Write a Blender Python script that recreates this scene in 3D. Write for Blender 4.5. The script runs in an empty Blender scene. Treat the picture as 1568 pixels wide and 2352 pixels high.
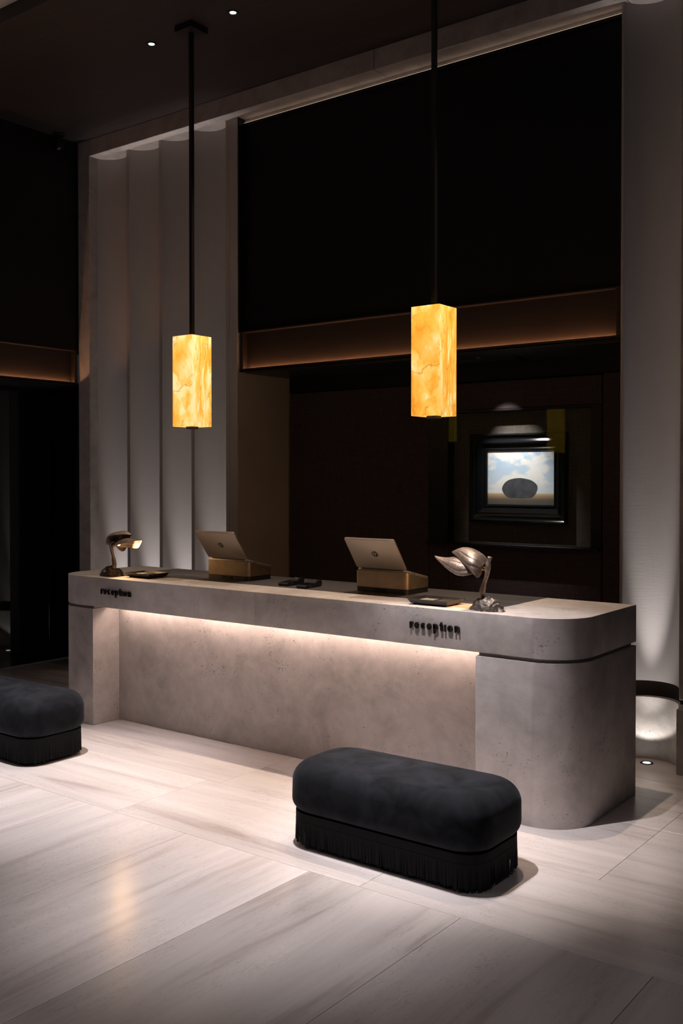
import bpy, bmesh, math, random
from mathutils import Vector, Matrix, noise
random.seed(7)
R = math.radians
scene = bpy.context.scene
COL = scene.collection

# ------------------------------------------------------------------ camera
FPX, CX, CY = 2290.0, 784.0, 1098.0 + 2290.0 * math.tan(R(0.9))
cam_d = bpy.data.cameras.new('camera')
cam = bpy.data.objects.new('camera', cam_d)
COL.objects.link(cam)
cam.location = (0, 0, 1.815)
cam.rotation_euler = (R(90 - 0.9), 0, R(37.2))
cam_d.sensor_fit = 'VERTICAL'
cam_d.sensor_height = 36.0
cam_d.sensor_width = 24.0
cam_d.lens = 36.0 * FPX / 2352.0
cam_d.shift_y = (CY - 1176.0) / 2352.0
cam_d.clip_start = 0.05
cam_d.clip_end = 100
scene.camera = cam

# ------------------------------------------------------------------ world and exposure
world = bpy.data.worlds.new('world')
scene.world = world
world.use_nodes = True
wb = world.node_tree.nodes['Background']
wb.inputs[0].default_value = (0.80, 0.84, 1.0, 1)
wb.inputs[1].default_value = 0.018
vs = scene.view_settings
vs.view_transform = 'Standard'
vs.look = 'None'
vs.gamma = 1.0
vs.use_curve_mapping = False
vs.exposure = 0.0
scene.cycles.max_bounces = 4
scene.cycles.diffuse_bounces = 2
scene.cycles.glossy_bounces = 3
scene.cycles.transmission_bounces = 4
scene.cycles.transparent_max_bounces = 8
scene.cycles.use_adaptive_sampling = True
scene.cycles.adaptive_threshold = 0.025
scene.cycles.caustics_reflective = False
scene.cycles.caustics_refractive = False
scene.cycles.sample_clamp_indirect = 4.0

# ------------------------------------------------------------------ light levels
P_COUNTER = 300.0     # ceiling downlights in a row above the counter
P_FLOOR = 1250.0      # ceiling downlights above the ottomans
P_FILL = 75.0       # added fill downlights, out of view on the lobby side
P_UP = 5.0            # floor uplights in the flutes
P_DESK = 6.0          # leaf lamps
P_ART = 85.0          # picture spot
E_LED_COUNTER = 42.0
E_LED_BEAM = 50.0
E_ONYX = 1.0

# ------------------------------------------------------------------ helpers
ORIG = {}

def tag(o, label=None, cat=None, group=None, kind=None):
    if label: o['label'] = label
    if cat: o['category'] = cat
    if group: o['group'] = group
    if kind: o['kind'] = kind
    return o

def empty(name, loc, label=None, cat=None, group=None, kind=None):
    o = bpy.data.objects.new(name, None)
    o.empty_display_size = 0.1
    COL.objects.link(o)
    o.location = loc
    ORIG[o.name] = Vector(loc)
    return tag(o, label, cat, group, kind)

def obj(name, bm, m, parent=None, smooth=False, loc=None):
    """mesh from bm given in world coordinates; parts share their thing's origin"""
    org = ORIG[parent.name] if parent else Vector(loc or (0, 0, 0))
    bmesh.ops.translate(bm, verts=bm.verts, vec=-org)
    bmesh.ops.recalc_face_normals(bm, faces=bm.faces)
    me = bpy.data.meshes.new(name)
    bm.to_mesh(me)
    bm.free()
    me.materials.append(m)
    if smooth is True:
        for p in me.polygons: p.use_smooth = True
    elif smooth:
        me.set_sharp_from_angle(angle=R(smooth))
        for p in me.polygons: p.use_smooth = True
    o = bpy.data.objects.new(name, me)
    COL.objects.link(o)
    if parent:
        o.parent = parent
        o.location = (0, 0, 0)
    else:
        o.location = org
    ORIG[o.name] = org
    return o

def copy_tree(o, loc=None, parent=None):
    c = o.copy()
    COL.objects.link(c)
    c.parent = parent
    if loc is not None: c.location = loc
    ORIG[c.name] = Vector(loc) if loc is not None else ORIG[o.name]
    for ch in list(o.children):
        copy_tree(ch, None, c)
    return c

def nb(): return bmesh.new()

def add_box(bm, x0, x1, y0, y1, z0, z1, bev=0.0, seg=2):
    r = bmesh.ops.create_cube(bm, size=1.0)
    vs_ = r['verts']
    bmesh.ops.scale(bm, vec=(abs(x1-x0), abs(y1-y0), abs(z1-z0)), verts=vs_)
    bmesh.ops.translate(bm, vec=((x0+x1)/2, (y0+y1)/2, (z0+z1)/2), verts=vs_)
    if bev > 0:
        es = list({e for v in vs_ for e in v.link_edges})
        bmesh.ops.bevel(bm, geom=es, offset=bev, segments=seg, profile=0.5, affect='EDGES')
    return bm

def box(x0, x1, y0, y1, z0, z1, bev=0.0, seg=2):
    return add_box(nb(), x0, x1, y0, y1, z0, z1, bev, seg)

def prism(pts, z0, z1, bev=0.0, seg=2):
    """vertical prism over a 2D outline (counter-clockwise), horizontal edges bevelled"""
    bm = nb()
    n = len(pts)
    lo = [bm.verts.new((p[0], p[1], z0)) for p in pts]
    hi = [bm.verts.new((p[0], p[1], z1)) for p in pts]
    bm.faces.new(list(reversed(lo)))
    bm.faces.new(hi)
    for i in range(n):
        bm.faces.new((lo[i], lo[(i+1) % n], hi[(i+1) % n], hi[i]))
    if bev > 0:
        es = [e for e in bm.edges if abs(e.verts[0].co.z - e.verts[1].co.z) < 1e-6]
        bmesh.ops.bevel(bm, geom=es, offset=bev, segments=seg, profile=0.5, affect='EDGES')
    return bm

def rrect(x0, x1, y0, y1, r, n=10, corners=(1, 1, 1, 1)):
    """rounded rectangle outline CCW; corners = front-left, front-right, back-right, back-left"""
    cs = [(x0, y0, 180), (x1, y0, 270), (x1, y1, 0), (x0, y1, 90)]
    pts = []
    for k, (cx, cy, a0) in enumerate(cs):
        rr = r if corners[k] else 0
        if rr == 0:
            pts.append((cx, cy)); continue
        ox = cx + rr if k in (0, 3) else cx - rr
        oy = cy + rr if k in (0, 1) else cy - rr
        for i in range(n + 1):
            a = R(a0 + 90.0 * i / n)
            pts.append((ox + rr * math.cos(a), oy + rr * math.sin(a)))
    return pts

def lathe(prof, n=32, c=(0, 0, 0)):
    bm = nb()
    rings = []
    for r, z in prof:
        if r < 1e-6:
            rings.append([bm.verts.new((c[0], c[1], c[2] + z))])
        else:
            rings.append([bm.verts.new((c[0] + r*math.cos(2*math.pi*i/n), c[1] + r*math.sin(2*math.pi*i/n), c[2] + z)) for i in range(n)])
    for a, b in zip(rings[:-1], rings[1:]):
        for i in range(n):
            j = (i + 1) % n
            if len(a) == 1 and len(b) == 1: continue
            if len(a) == 1: bm.faces.new((a[0], b[i], b[j]))
            elif len(b) == 1: bm.faces.new((a[i], a[j], b[0]))
            else: bm.faces.new((a[i], a[j], b[j], b[i]))
    return bm

def tube(bm, pts, rad, n=10):
    """closed tube through points with radius list"""
    pts = [Vector(p) for p in pts]
    rings = []
    up0 = None
    for k, p in enumerate(pts):
        t = (pts[min(k+1, len(pts)-1)] - pts[max(k-1, 0)]).normalized()
        ref = Vector((0, 1, 0)) if abs(t.y) < 0.9 else Vector((1, 0, 0))
        a = t.cross(ref).normalized(); b = t.cross(a).normalized()
        r = rad[k] if isinstance(rad, (list, tuple)) else rad
        rings.append([bm.verts.new(p + a*r*math.cos(2*math.pi*i/n) + b*r*math.sin(2*math.pi*i/n)) for i in range(n)])
    for A, B in zip(rings[:-1], rings[1:]):
        for i in range(n):
            j = (i+1) % n
            bm.faces.new((A[i], A[j], B[j], B[i]))
    bm.faces.new(list(reversed(rings[0]))); bm.faces.new(rings[-1])
    return bm

def smoothstep(a, b, x):
    t = max(0.0, min(1.0, (x-a)/(b-a)))
    return t*t*(3-2*t)

# ------------------------------------------------------------------ materials
MATS = {}

def newmat(name):
    m = bpy.data.materials.new(name)
    m.use_nodes = True
    nt = m.node_tree
    b = nt.nodes['Principled BSDF']
    MATS[name] = m
    return m, nt, b

def N(nt, typ, **kw):
    n = nt.nodes.new(typ)
    for k, v in kw.items():
        if k.startswith('i_'): n.inputs[k[2:].replace('_', ' ')].default_value = v
        else: setattr(n, k, v)
    return n

def L(nt, a, b): nt.links.new(a, b)

def coords(nt, scale=(1, 1, 1), rand=True):
    tc = N(nt, 'ShaderNodeTexCoord')
    mp = N(nt, 'ShaderNodeMapping')
    mp.inputs['Scale'].default_value = scale
    L(nt, tc.outputs['Object'], mp.inputs['Vector'])
    if rand:
        oi = N(nt, 'ShaderNodeObjectInfo')
        mu = N(nt, 'ShaderNodeMath', operation='MULTIPLY'); mu.inputs[1].default_value = 37.0
        L(nt, oi.outputs['Random'], mu.inputs[0])
        cb = N(nt, 'ShaderNodeCombineXYZ')
        for i in range(3): L(nt, mu.outputs[0], cb.inputs[i])
        L(nt, cb.outputs[0], mp.inputs['Location'])
    return mp.outputs[0]

def noise_t(nt, vec, scale, detail=4, rough=0.55, dist=0.0):
    n = N(nt, 'ShaderNodeTexNoise')
    n.inputs['Scale'].default_value = scale
    n.inputs['Detail'].default_value = detail
    n.inputs['Roughness'].default_value = rough
    n.inputs['Distortion'].default_value = dist
    L(nt, vec, n.inputs['Vector'])
    return n.outputs[0]

def ramp(nt, fac, stops, interp='LINEAR'):
    r = N(nt, 'ShaderNodeValToRGB')
    r.color_ramp.interpolation = interp
    el = r.color_ramp.elements
    while len(el) < len(stops): el.new(0.5)
    for e, (p, c) in zip(el, stops):
        e.position = p
        e.color = (c, c, c, 1) if isinstance(c, (int, float)) else (*c, 1)
    L(nt, fac, r.inputs[0])
    return r.outputs[0]

def mixc(nt, fac, a, b, mode='MIX'):
    m = N(nt, 'ShaderNodeMix', data_type='RGBA', blend_type=mode)
    for sock, v in ((m.inputs['Factor'], fac), (m.inputs[6], a), (m.inputs[7], b)):
        if isinstance(v, (int, float)): sock.default_value = v
        elif isinstance(v, tuple): sock.default_value = (*v, 1)
        else: L(nt, v, sock)
    return m.outputs[2]

def math_n(nt, op, a, b=None):
    m = N(nt, 'ShaderNodeMath', operation=op)
    for i, v in enumerate((a, b)):
        if v is None: continue
        if isinstance(v, (int, float)): m.inputs[i].default_value = v
        else: L(nt, v, m.inputs[i])
    return m.outputs[0]

def bump(nt, b, h, strength=0.3, dist=0.01):
    n = N(nt, 'ShaderNodeBump')
    n.inputs['Strength'].default_value = strength
    n.inputs['Distance'].default_value = dist
    L(nt, h, n.inputs['Height'])
    L(nt, n.outputs[0], b.inputs['Normal'])

def plain(name, col, rough=0.5, metal=0.0, spec=0.5, var=0.0, scale=6, bmp=0.0, bscale=60):
    m, nt, b = newmat(name)
    b.inputs['Base Color'].default_value = (*col, 1)
    b.inputs['Roughness'].default_value = rough
    b.inputs['Metallic'].default_value = metal
    b.inputs['Specular IOR Level'].default_value = spec
    if var or bmp:
        v = coords(nt)
        if var:
            f = noise_t(nt, v, scale, 5, 0.6)
            lo = tuple(max(0, c*(1-var)) for c in col); hi = tuple(min(1, c*(1+var)) for c in col)
            L(nt, ramp(nt, f, [(0.3, lo), (0.7, hi)]), b.inputs['Base Color'])
        if bmp:
            bump(nt, b, noise_t(nt, v, bscale, 4), bmp, 0.005)
    return m

def emit(name, col, strength):
    m = bpy.data.materials.new(name)
    m.use_nodes = True
    nt = m.node_tree
    for n in list(nt.nodes): nt.nodes.remove(n)
    e = N(nt, 'ShaderNodeEmission'); e.inputs[0].default_value = (*col, 1); e.inputs[1].default_value = strength
    o = N(nt, 'ShaderNodeOutputMaterial'); L(nt, e.outputs[0], o.inputs[0])
    return m

def travertine(name, base, pits=1.0, scale=1.0):
    m, nt, b = newmat(name)
    v = coords(nt, rand=True)
    big = noise_t(nt, v, 2.6*scale, 4, 0.66, 0.7)
    mid = noise_t(nt, v, 11*scale, 3, 0.6, 0.3)
    col = ramp(nt, big, [(0.30, tuple(c*0.68 for c in base)), (0.5, base), (0.64, tuple(min(1, c*1.16) for c in base)), (0.72, tuple(min(1, c*1.36) for c in base))])
    col = mixc(nt, 0.35, col, ramp(nt, mid, [(0.3, tuple(c*0.72 for c in base)), (0.7, tuple(min(1, c*1.24) for c in base))]))
    # fine ragged pits and short cracks in loose clusters
    fine = noise_t(nt, coords(nt, (70*scale, 70*scale, 95*scale)), 1.0, 2, 0.55, 1.2)
    thr = N(nt, 'ShaderNodeMapRange'); thr.inputs[1].default_value = 0.42; thr.inputs[2].default_value = 0.72
    thr.inputs[3].default_value = 0.735; thr.inputs[4].default_value = 0.605 + 0.05*(1-pits)
    L(nt, noise_t(nt, v, 5.0*scale, 2, 0.6), thr.inputs[0])
    d = math_n(nt, 'SUBTRACT', fine, thr.outputs[0])
    pit = N(nt, 'ShaderNodeMapRange'); pit.inputs[1].default_value = -0.005; pit.inputs[2].default_value = 0.03
    L(nt, d, pit.inputs[0])
    col = mixc(nt, math_n(nt, 'MULTIPLY', pit.outputs[0], 0.8), col, tuple(c*0.22 for c in base))
    L(nt, col, b.inputs['Base Color'])
    b.inputs['Roughness'].default_value = 0.62
    b.inputs['Specular IOR Level'].default_value = 0.35
    bump(nt, b, math_n(nt, 'MULTIPLY', d, -1.0), 0.10, 0.004)
    return m

def limestone(name, base, along=0):
    """vein-cut pale stone; veins run along local axis 0"""
    m, nt, b = newmat(name)
    v = coords(nt, (0.35, 4.0, 1.0))
    v2 = coords(nt, (4.5, 13.0, 1.0))
    streak = noise_t(nt, v, 1.6, 7, 0.62, 0.5)
    fine = noise_t(nt, v2, 2.0, 3, 0.55, 1.6)
    col = ramp(nt, streak, [(0.30, tuple(c*f for c, f in zip(base, (0.66, 0.60, 0.58)))), (0.44, tuple(c*0.90 for c in base)), (0.58, base), (0.74, tuple(min(1, c*1.10) for c in base))])
    ridge = math_n(nt, 'ABSOLUTE', math_n(nt, 'SUBTRACT', fine, 0.5))
    vein = ramp(nt, ridge, [(0.0, 1.0), (0.010, 0.30), (0.022, 0.0)])
    msk = ramp(nt, noise_t(nt, coords(nt, (1.2, 3, 1)), 1.7, 3), [(0.38, 0.0), (0.60, 1.0)])
    vein = math_n(nt, 'MULTIPLY', vein, math_n(nt, 'MULTIPLY', msk, 0.55))
    col = mixc(nt, vein, col, tuple(c*f for c, f in zip(base, (0.55, 0.47, 0.45))))
    oi = N(nt, 'ShaderNodeObjectInfo')
    col = mixc(nt, 1.0, col, oi.outputs['Color'], 'MULTIPLY')
    L(nt, col, b.inputs['Base Color'])
    rg = N(nt, 'ShaderNodeMapRange'); rg.inputs[3].default_value = 0.19; rg.inputs[4].default_value = 0.27
    L(nt, streak, rg.inputs[0]); L(nt, rg.outputs[0], b.inputs['Roughness'])
    b.inputs['Specular IOR Level'].default_value = 0.45
    bump(nt, b, noise_t(nt, coords(nt, (1, 1, 1)), 45, 2, 0.6), 0.05, 0.003)
    return m

def linen(name, base, sc=1.0, contrast=0.35, rough=0.85):
    m, nt, b = newmat(name)
    a = noise_t(nt, coords(nt, (12, 12, 520)), 1.0*sc, 2, 0.6)
    c = noise_t(nt, coords(nt, (520, 520, 12)), 1.0*sc, 2, 0.6)
    f = math_n(nt, 'MULTIPLY', math_n(nt, 'ADD', a, c), 0.5)
    lo = tuple(x*(1-contrast) for x in base); hi = tuple(min(1, x*(1+contrast)) for x in base)
    L(nt, ramp(nt, f, [(0.36, lo), (0.64, hi)]), b.inputs['Base Color'])
    b.inputs['Roughness'].default_value = rough
    b.inputs['Specular IOR Level'].default_value = 0.25
    bump(nt, b, f, 0.25, 0.002)
    return m

def wood(name, base, rough=0.45):
    m, nt, b = newmat(name)
    f = noise_t(nt, coords(nt, (0.5, 14, 14)), 1.6, 6, 0.65, 0.6)
    L(nt, ramp(nt, f, [(0.3, tuple(c*0.55 for c in base)), (0.7, tuple(c*1.4 for c in base))]), b.inputs['Base Color'])
    b.inputs['Roughness'].default_value = rough
    return m

def onyx(name, strength):
    m, nt, b = newmat(name)
    v = coords(nt, (5.0, 15.0, 3.4))
    w = N(nt, 'ShaderNodeTexNoise'); w.inputs['Scale'].default_value = 1.3; w.inputs['Detail'].default_value = 4; w.inputs['Roughness'].default_value = 0.6
    L(nt, v, w.inputs['Vector'])
    s = N(nt, 'ShaderNodeVectorMath', operation='SCALE'); s.inputs['Scale'].default_value = 1.1; L(nt, w.outputs[1], s.inputs[0])
    ad = N(nt, 'ShaderNodeVectorMath', operation='ADD'); L(nt, v, ad.inputs[0]); L(nt, s.outputs[0], ad.inputs[1])
    n1 = noise_t(nt, ad.outputs[0], 1.5, 4, 0.58, 0.5)
    vo = N(nt, 'ShaderNodeTexVoronoi', feature='SMOOTH_F1'); vo.inputs['Scale'].default_value = 1.9; vo.inputs['Smoothness'].default_value = 0.35
    L(nt, ad.outputs[0], vo.inputs['Vector'])
    f = math_n(nt, 'SUBTRACT', math_n(nt, 'MULTIPLY_ADD', n1, 1.1), math_n(nt, 'MULTIPLY', vo.outputs['Distance'], 0.42))
    f.node.inputs[0].links[0].from_node.inputs[2].default_value = 0.20
    oi = N(nt, 'ShaderNodeObjectInfo')
    f = math_n(nt, 'ADD', f, math_n(nt, 'SUBTRACT', oi.outputs['Color'], 1.0))
    base = ramp(nt, f, [(0.20, (0.62, 0.21, 0.020)), (0.34, (0.95, 0.37, 0.036)), (0.48, (1.0, 0.46, 0.060)), (0.60, (1.0, 0.58, 0.13)), (0.74, (1.0, 0.78, 0.34))])
    ve = N(nt, 'ShaderNodeTexVoronoi', feature='DISTANCE_TO_EDGE'); ve.inputs['Scale'].default_value = 1.0
    L(nt, ad.outputs[0], ve.inputs['Vector'])
    vein = ramp(nt, ve.outputs['Distance'], [(0.0, 0.62), (0.010, 0.32), (0.030, 0.0)])
    msk = ramp(nt, noise_t(nt, v, 1.0, 2), [(0.34, 0.0), (0.5, 1.0)])
    base = mixc(nt, math_n(nt, 'MULTIPLY', vein, msk), base, (0.34, 0.095, 0.008))
    L(nt, base, b.inputs['Base Color'])
    L(nt, base, b.inputs['Emission Color'])
    b.inputs['Emission Strength'].default_value = strength
    b.inputs['Roughness'].default_value = 0.3
    return m

M_TRAV = travertine('travertine', (0.53, 0.475, 0.458))
M_FLOOR = limestone('vein_cut_limestone', (0.73, 0.665, 0.645))
M_GROUT = plain('grout', (0.30, 0.26, 0.24), 0.8)
M_PLASTER = linen('combed_plaster', (0.44, 0.40, 0.385), 0.35, 0.02, 0.8)
M_STONE = travertine('portal_stone', (0.40, 0.35, 0.33), 0.5)
M_JAMB = plain('jamb_plaster', (0.50, 0.40, 0.32), 0.75, var=0.06, scale=3)
M_BASE = travertine('flute_base_stone', (0.55, 0.50, 0.46), 0.8)
M_BLACK = plain('black_panel', (0.0062, 0.0052, 0.0068), 0.55, spec=0.3)
M_BLACKM = plain('black_metal', (0.012, 0.011, 0.012), 0.42, metal=0.3)
M_CEIL = wood('dark_wood_ceiling', (0.021, 0.0145, 0.0155), 0.5)
M_CEIL2 = plain('plaster_ceiling', (0.55, 0.50, 0.46), 0.9, var=0.04)
M_BRONZE = plain('bronze_sheet', (0.034, 0.020, 0.0145), 0.55, metal=0.2, var=0.12, scale=4)
M_BRONZE_D = plain('dark_bronze', (0.035, 0.025, 0.020), 0.5, metal=0.5)
M_FABRIC = linen('dark_wall_fabric', (0.068, 0.047, 0.046), 1.0, 0.5)
M_FABRIC2 = linen('art_niche_linen', (0.115, 0.096, 0.085), 1.0, 0.45)
M_GLOSSB = plain('black_glass', (0.006, 0.006, 0.008), 0.04, spec=0.7)
M_SOFFIT = plain('niche_soffit', (0.020, 0.020, 0.024), 0.35)
M_MAT = plain('grey_leather_inlay', (0.070, 0.062, 0.062), 0.5, var=0.08, bmp=0.1, bscale=300)
M_LETTER = plain('letter_bronze', (0.018, 0.014, 0.012), 0.45, metal=0.3)
M_LED_C = emit('counter_led', (1.0, 0.76, 0.63), E_LED_COUNTER)
M_LED_B = emit('beam_led', (1.0, 0.50, 0.24), E_LED_BEAM)
M_DISC = emit('downlight_disc', (0.85, 0.95, 1.0), 9.0)
M_UPDISC = emit('uplight_disc', (0.95, 0.98, 1.0), 7.0)
M_ONYX = onyx('backlit_onyx', E_ONYX)
M_DIFF = emit('pendant_diffuser', (1.0, 0.55, 0.16), 0.9)
M_BRASS = plain('aged_brass', (0.34, 0.245, 0.155), 0.40, metal=0.75, var=0.16, scale=14)
M_STANDB = plain('stand_base', (0.016, 0.014, 0.012), 0.5)
M_ALU = plain('laptop_aluminium', (0.46, 0.40, 0.34), 0.42, metal=0.55)
M_KEYS = plain('laptop_keys', (0.02, 0.02, 0.02), 0.5)
M_CHROME = plain('logo_chrome', (0.10, 0.09, 0.085), 0.18, metal=0.9)
M_SCREEN = plain('dark_screen', (0.006, 0.007, 0.014), 0.08, spec=0.6)
M_PLAST = plain('black_plastic', (0.012, 0.012, 0.014), 0.38)
M_TRAY = plain('black_tray', (0.018, 0.016, 0.015), 0.36)
M_PAPER = plain('grey_paper', (0.30, 0.27, 0.24), 0.7)
M_GLEAM = plain('lens_grey', (0.45, 0.48, 0.52), 0.2, metal=0.6)
M_GOLD = plain('gold_bulb_holder', (0.80, 0.46, 0.10), 0.25, metal=0.9)

def bronze_leaf(name, base, rough, bscale, bstr, dist):
    m, nt, b = newmat(name)
    v = coords(nt)
    f = noise_t(nt, v, bscale, 6, 0.65, 0.4)
    L(nt, ramp(nt, f, [(0.3, tuple(c*0.55 for c in base)), (0.7, tuple(c*1.25 for c in base))]), b.inputs['Base Color'])
    b.inputs['Roughness'].default_value = rough
    b.inputs['Metallic'].default_value = 0.6
    bump(nt, b, f, bstr, dist)
    return m
M_LEAF = bronze_leaf('cast_bronze_leaf', (0.38, 0.29, 0.24), 0.46, 60, 0.5, 0.004)
M_ROCK = bronze_leaf('cast_bronze_rock', (0.20, 0.17, 0.155), 0.36, 45, 0.7, 0.006)

def suede(name):
    m, nt, b = newmat(name)
    v = coords(nt, (1, 1, 1))
    f = noise_t(nt, v, 7, 5, 0.62, 0.8)
    L(nt, ramp(nt, f, [(0.36, (0.0032, 0.0035, 0.0048)), (0.66, (0.0145, 0.0162, 0.0215))]), b.inputs['Base Color'])
    b.inputs['Roughness'].default_value = 0.85
    b.inputs['Specular IOR Level'].default_value = 0.15
    b.inputs['Sheen Weight'].default_value = 0.10
    b.inputs['Sheen Roughness'].default_value = 0.45
    b.inputs['Sheen Tint'].default_value = (0.40, 0.44, 0.52, 1)
    bump(nt, b, noise_t(nt, v, 500, 2), 0.15, 0.001)
    return m
M_SUEDE = suede('charcoal_suede')
M_FRINGE = plain('suede_fringe', (0.009, 0.009, 0.0105), 0.85, spec=0.15)

def thin_glass(name):
    m = bpy.data.materials.new(name); m.use_nodes = True
    nt = m.node_tree
    for n in list(nt.nodes): nt.nodes.remove(n)
    t = N(nt, 'ShaderNodeBsdfTransparent'); t.inputs[0].default_value = (0.96, 0.97, 0.95, 1)
    g = N(nt, 'ShaderNodeBsdfGlossy'); g.inputs['Roughness'].default_value = 0.02; g.inputs[0].default_value = (0.62, 0.75, 0.10, 1)
    lw = N(nt, 'ShaderNodeLayerWeight'); lw.inputs[0].default_value = 0.5
    fr = N(nt, 'ShaderNodeMath', operation='MULTIPLY_ADD'); fr.inputs[1].default_value = 0.14; fr.inputs[2].default_value = 0.012
    L(nt, math_n(nt, 'POWER', lw.outputs['Facing'], 4.0), fr.inputs[0])
    mx = N(nt, 'ShaderNodeMixShader')
    L(nt, fr.outputs[0], mx.inputs[0]); L(nt, t.outputs[0], mx.inputs[1]); L(nt, g.outputs[0], mx.inputs[2])
    o = N(nt, 'ShaderNodeOutputMaterial'); L(nt, mx.outputs[0], o.inputs[0])
    return m
M_GLASS = thin_glass('display_glass')

def sky_canvas(name, z0, z1):
    """generic landscape print: clouded sky over a brown ground (object coordinates = world metres)"""
    m, nt, b = newmat(name)
    tc = N(nt, 'ShaderNodeTexCoord')
    sp = N(nt, 'ShaderNodeSeparateXYZ'); L(nt, tc.outputs['Object'], sp.inputs[0])
    mr = N(nt, 'ShaderNodeMapRange'); mr.inputs[1].default_value = z0; mr.inputs[2].default_value = z1
    L(nt, sp.outputs[2], mr.inputs[0])
    h = mr.outputs[0]
    mp = N(nt, 'ShaderNodeMapping'); mp.inputs['Scale'].default_value = (5, 5, 8); mp.inputs['Location'].default_value = (2.3, 0.4, 4.2); L(nt, tc.outputs['Object'], mp.inputs[0])
    cl = noise_t(nt, mp.outputs[0], 1.3, 5, 0.52, 0.15)
    blue = ramp(nt, h, [(0.2, (0.72, 0.78, 0.88)), (1.0, (0.36, 0.55, 0.80))])
    sky = mixc(nt, ramp(nt, cl, [(0.43, 0.0), (0.54, 1.0)]), blue, (0.86, 0.85, 0.86))
    sky = mixc(nt, ramp(nt, noise_t(nt, mp.outputs[0], 2.2, 4, 0.5), [(0.5, 0.0), (0.75, 0.3)]), sky, (0.66, 0.66, 0.72))
    gr = ramp(nt, h, [(0.0, (0.10, 0.085, 0.075)), (0.09, (0.14, 0.115, 0.10)), (0.15, (0.40, 0.27, 0.16)), (0.19, (0.62, 0.45, 0.28))])
    hz = ramp(nt, h, [(0.195, 0.0), (0.215, 1.0)])
    L(nt, mixc(nt, hz, gr, sky), b.inputs['Base Color'])
    b.inputs['Roughness'].default_value = 0.6
    return m

# ------------------------------------------------------------------ key dimensions
CEIL = 5.01
YP, YF, YPAN = 6.10, 6.20, 6.28           # portal front, flute fillets, dark panel
SOFF = 4.855                              # underside of the portal band
XL0, XL1 = -7.79, -7.625                  # portal left leg
XN0, XN1 = -5.81, -2.455                  # niche opening
XWL = -8.27                               # recessed black glass door on the left
YB = 6.85                                 # back wall of the niche
ZT = 1.09                                 # counter top

# ------------------------------------------------------------------ floor with tiles
floor = obj('floor', box(-9.2, 3.5, -3.0, 7.3, -0.10, -0.008), M_GROUT)
tag(floor, 'pale vein cut limestone slab floor laid in bands', kind='structure')
TILE_MESH = {}
def tile(x0, x1, y0, y1, along, tone=1.0):
    """one stone slab; its veins run along x (along=0) or y (along=1)"""
    lx, ly = x1-x0-0.0018, y1-y0-0.0018
    ln, wd = (lx, ly) if along == 0 else (ly, lx)
    key = (round(ln, 3), round(wd, 3))
    if key not in TILE_MESH:
        bm = box(-ln/2, ln/2, -wd/2, wd/2, -0.008, 0.0, 0.0008, 1)
        me = bpy.data.meshes.new('floor_tile'); bm.to_mesh(me); bm.free(); me.materials.append(M_FLOOR)
        TILE_MESH[key] = me
    o = bpy.data.objects.new('floor_tile', TILE_MESH[key]); COL.objects.link(o)
    o.parent = floor
    o.location = ((x0+x1)/2, (y0+y1)/2, 0)
    o.rotation_euler = (0, 0, 0 if along == 0 else R(90))
    o.color = (tone, tone*0.985, tone*0.98, 1)
    return o
TW = 0.8057
for k in range(-9, 6):
    x0 = -2.08 + k*TW
    tile(x0, x0+TW, 1.15, 3.555, 1, {-1: 0.86, -2: 1.08, -3: 0.98, -4: 1.02, 0: 0.78, 1: 0.72}.get(k, 0.95))
    if x0 > -4.0:
        tile(x0, x0+TW, -1.25, 1.15, 1, 0.9)
for x0 in (-9.2, -7.55, -5.90, -4.25, -2.60, -0.95, 0.70):
    tile(x0, x0+1.65, 3.555, 4.265, 0, {-5.90: 0.98, -4.25: 0.92, -2.60: 0.86}.get(x0, 0.9))
for r_, (y0, y1) in enumerate(((4.265, 5.07), (5.07, 5.875), (5.875, 7.2))):
    for x0 in (-8.89, -6.52, -4.15, -1.78, 0.59):
        tile(x0, x0+2.37, y0, y1, 0, 0.84 if x0 > -2 else 0.90)

# ------------------------------------------------------------------ ceiling
ceil = obj('ceiling', box(-8.4, 3.5, 4.17, 7.3, CEIL, CEIL+0.10), M_CEIL)
tag(ceil, 'dark stained wood ceiling panel above the counter', kind='structure')
ceil2 = obj('ceiling', box(-8.4, 3.5, -3.0, 7.3, CEIL+0.10, CEIL+0.16), M_CEIL2)
tag(ceil2, 'pale plaster ceiling beyond the dark wood panel', kind='structure')

# ------------------------------------------------------------------ portal surround (stone)
portal = empty('trim_1', (-4.9, 6.1, 0), 'pinkish grey stone portal surround framing flutes and niche', kind='structure')
DP = 0.34
obj('stone_panel', box(XL0, XL1, YP, YP+DP, 0, CEIL, 0.003, 1), M_STONE, portal)
for a, b in ((XL1, -4.33), (-4.327, -2.42), (-2.417, -2.03)):
    obj('stone_panel', box(a, b, YP, YP+DP, SOFF, CEIL, 0.003, 1), M_STONE, portal)
obj('stone_panel', box(-2.035, -1.60, YP, YP+DP, 0.455, CEIL, 0.003, 1), M_STONE, portal)
obj('stone_panel', box(-2.045, -1.60, YP-0.02, YP+DP, 0, 0.40, 0.003, 1), M_STONE, portal)

# ------------------------------------------------------------------ fluted panels
def flute_prof(x0, x1, y, sag, n=18):
    c = (x1-x0)/2; r = (c*c + sag*sag)/(2*sag)
    cx, cy = (x0+x1)/2, y + sag - r
    a0 = math.asin(min(1, c/r)) if sag <= r else math.pi - math.asin(c/r)
    return [(cx + r*math.sin(-a0 + 2*a0*i/n), cy + r*math.cos(-a0 + 2*a0*i/n)) for i in range(n+1)]

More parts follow.
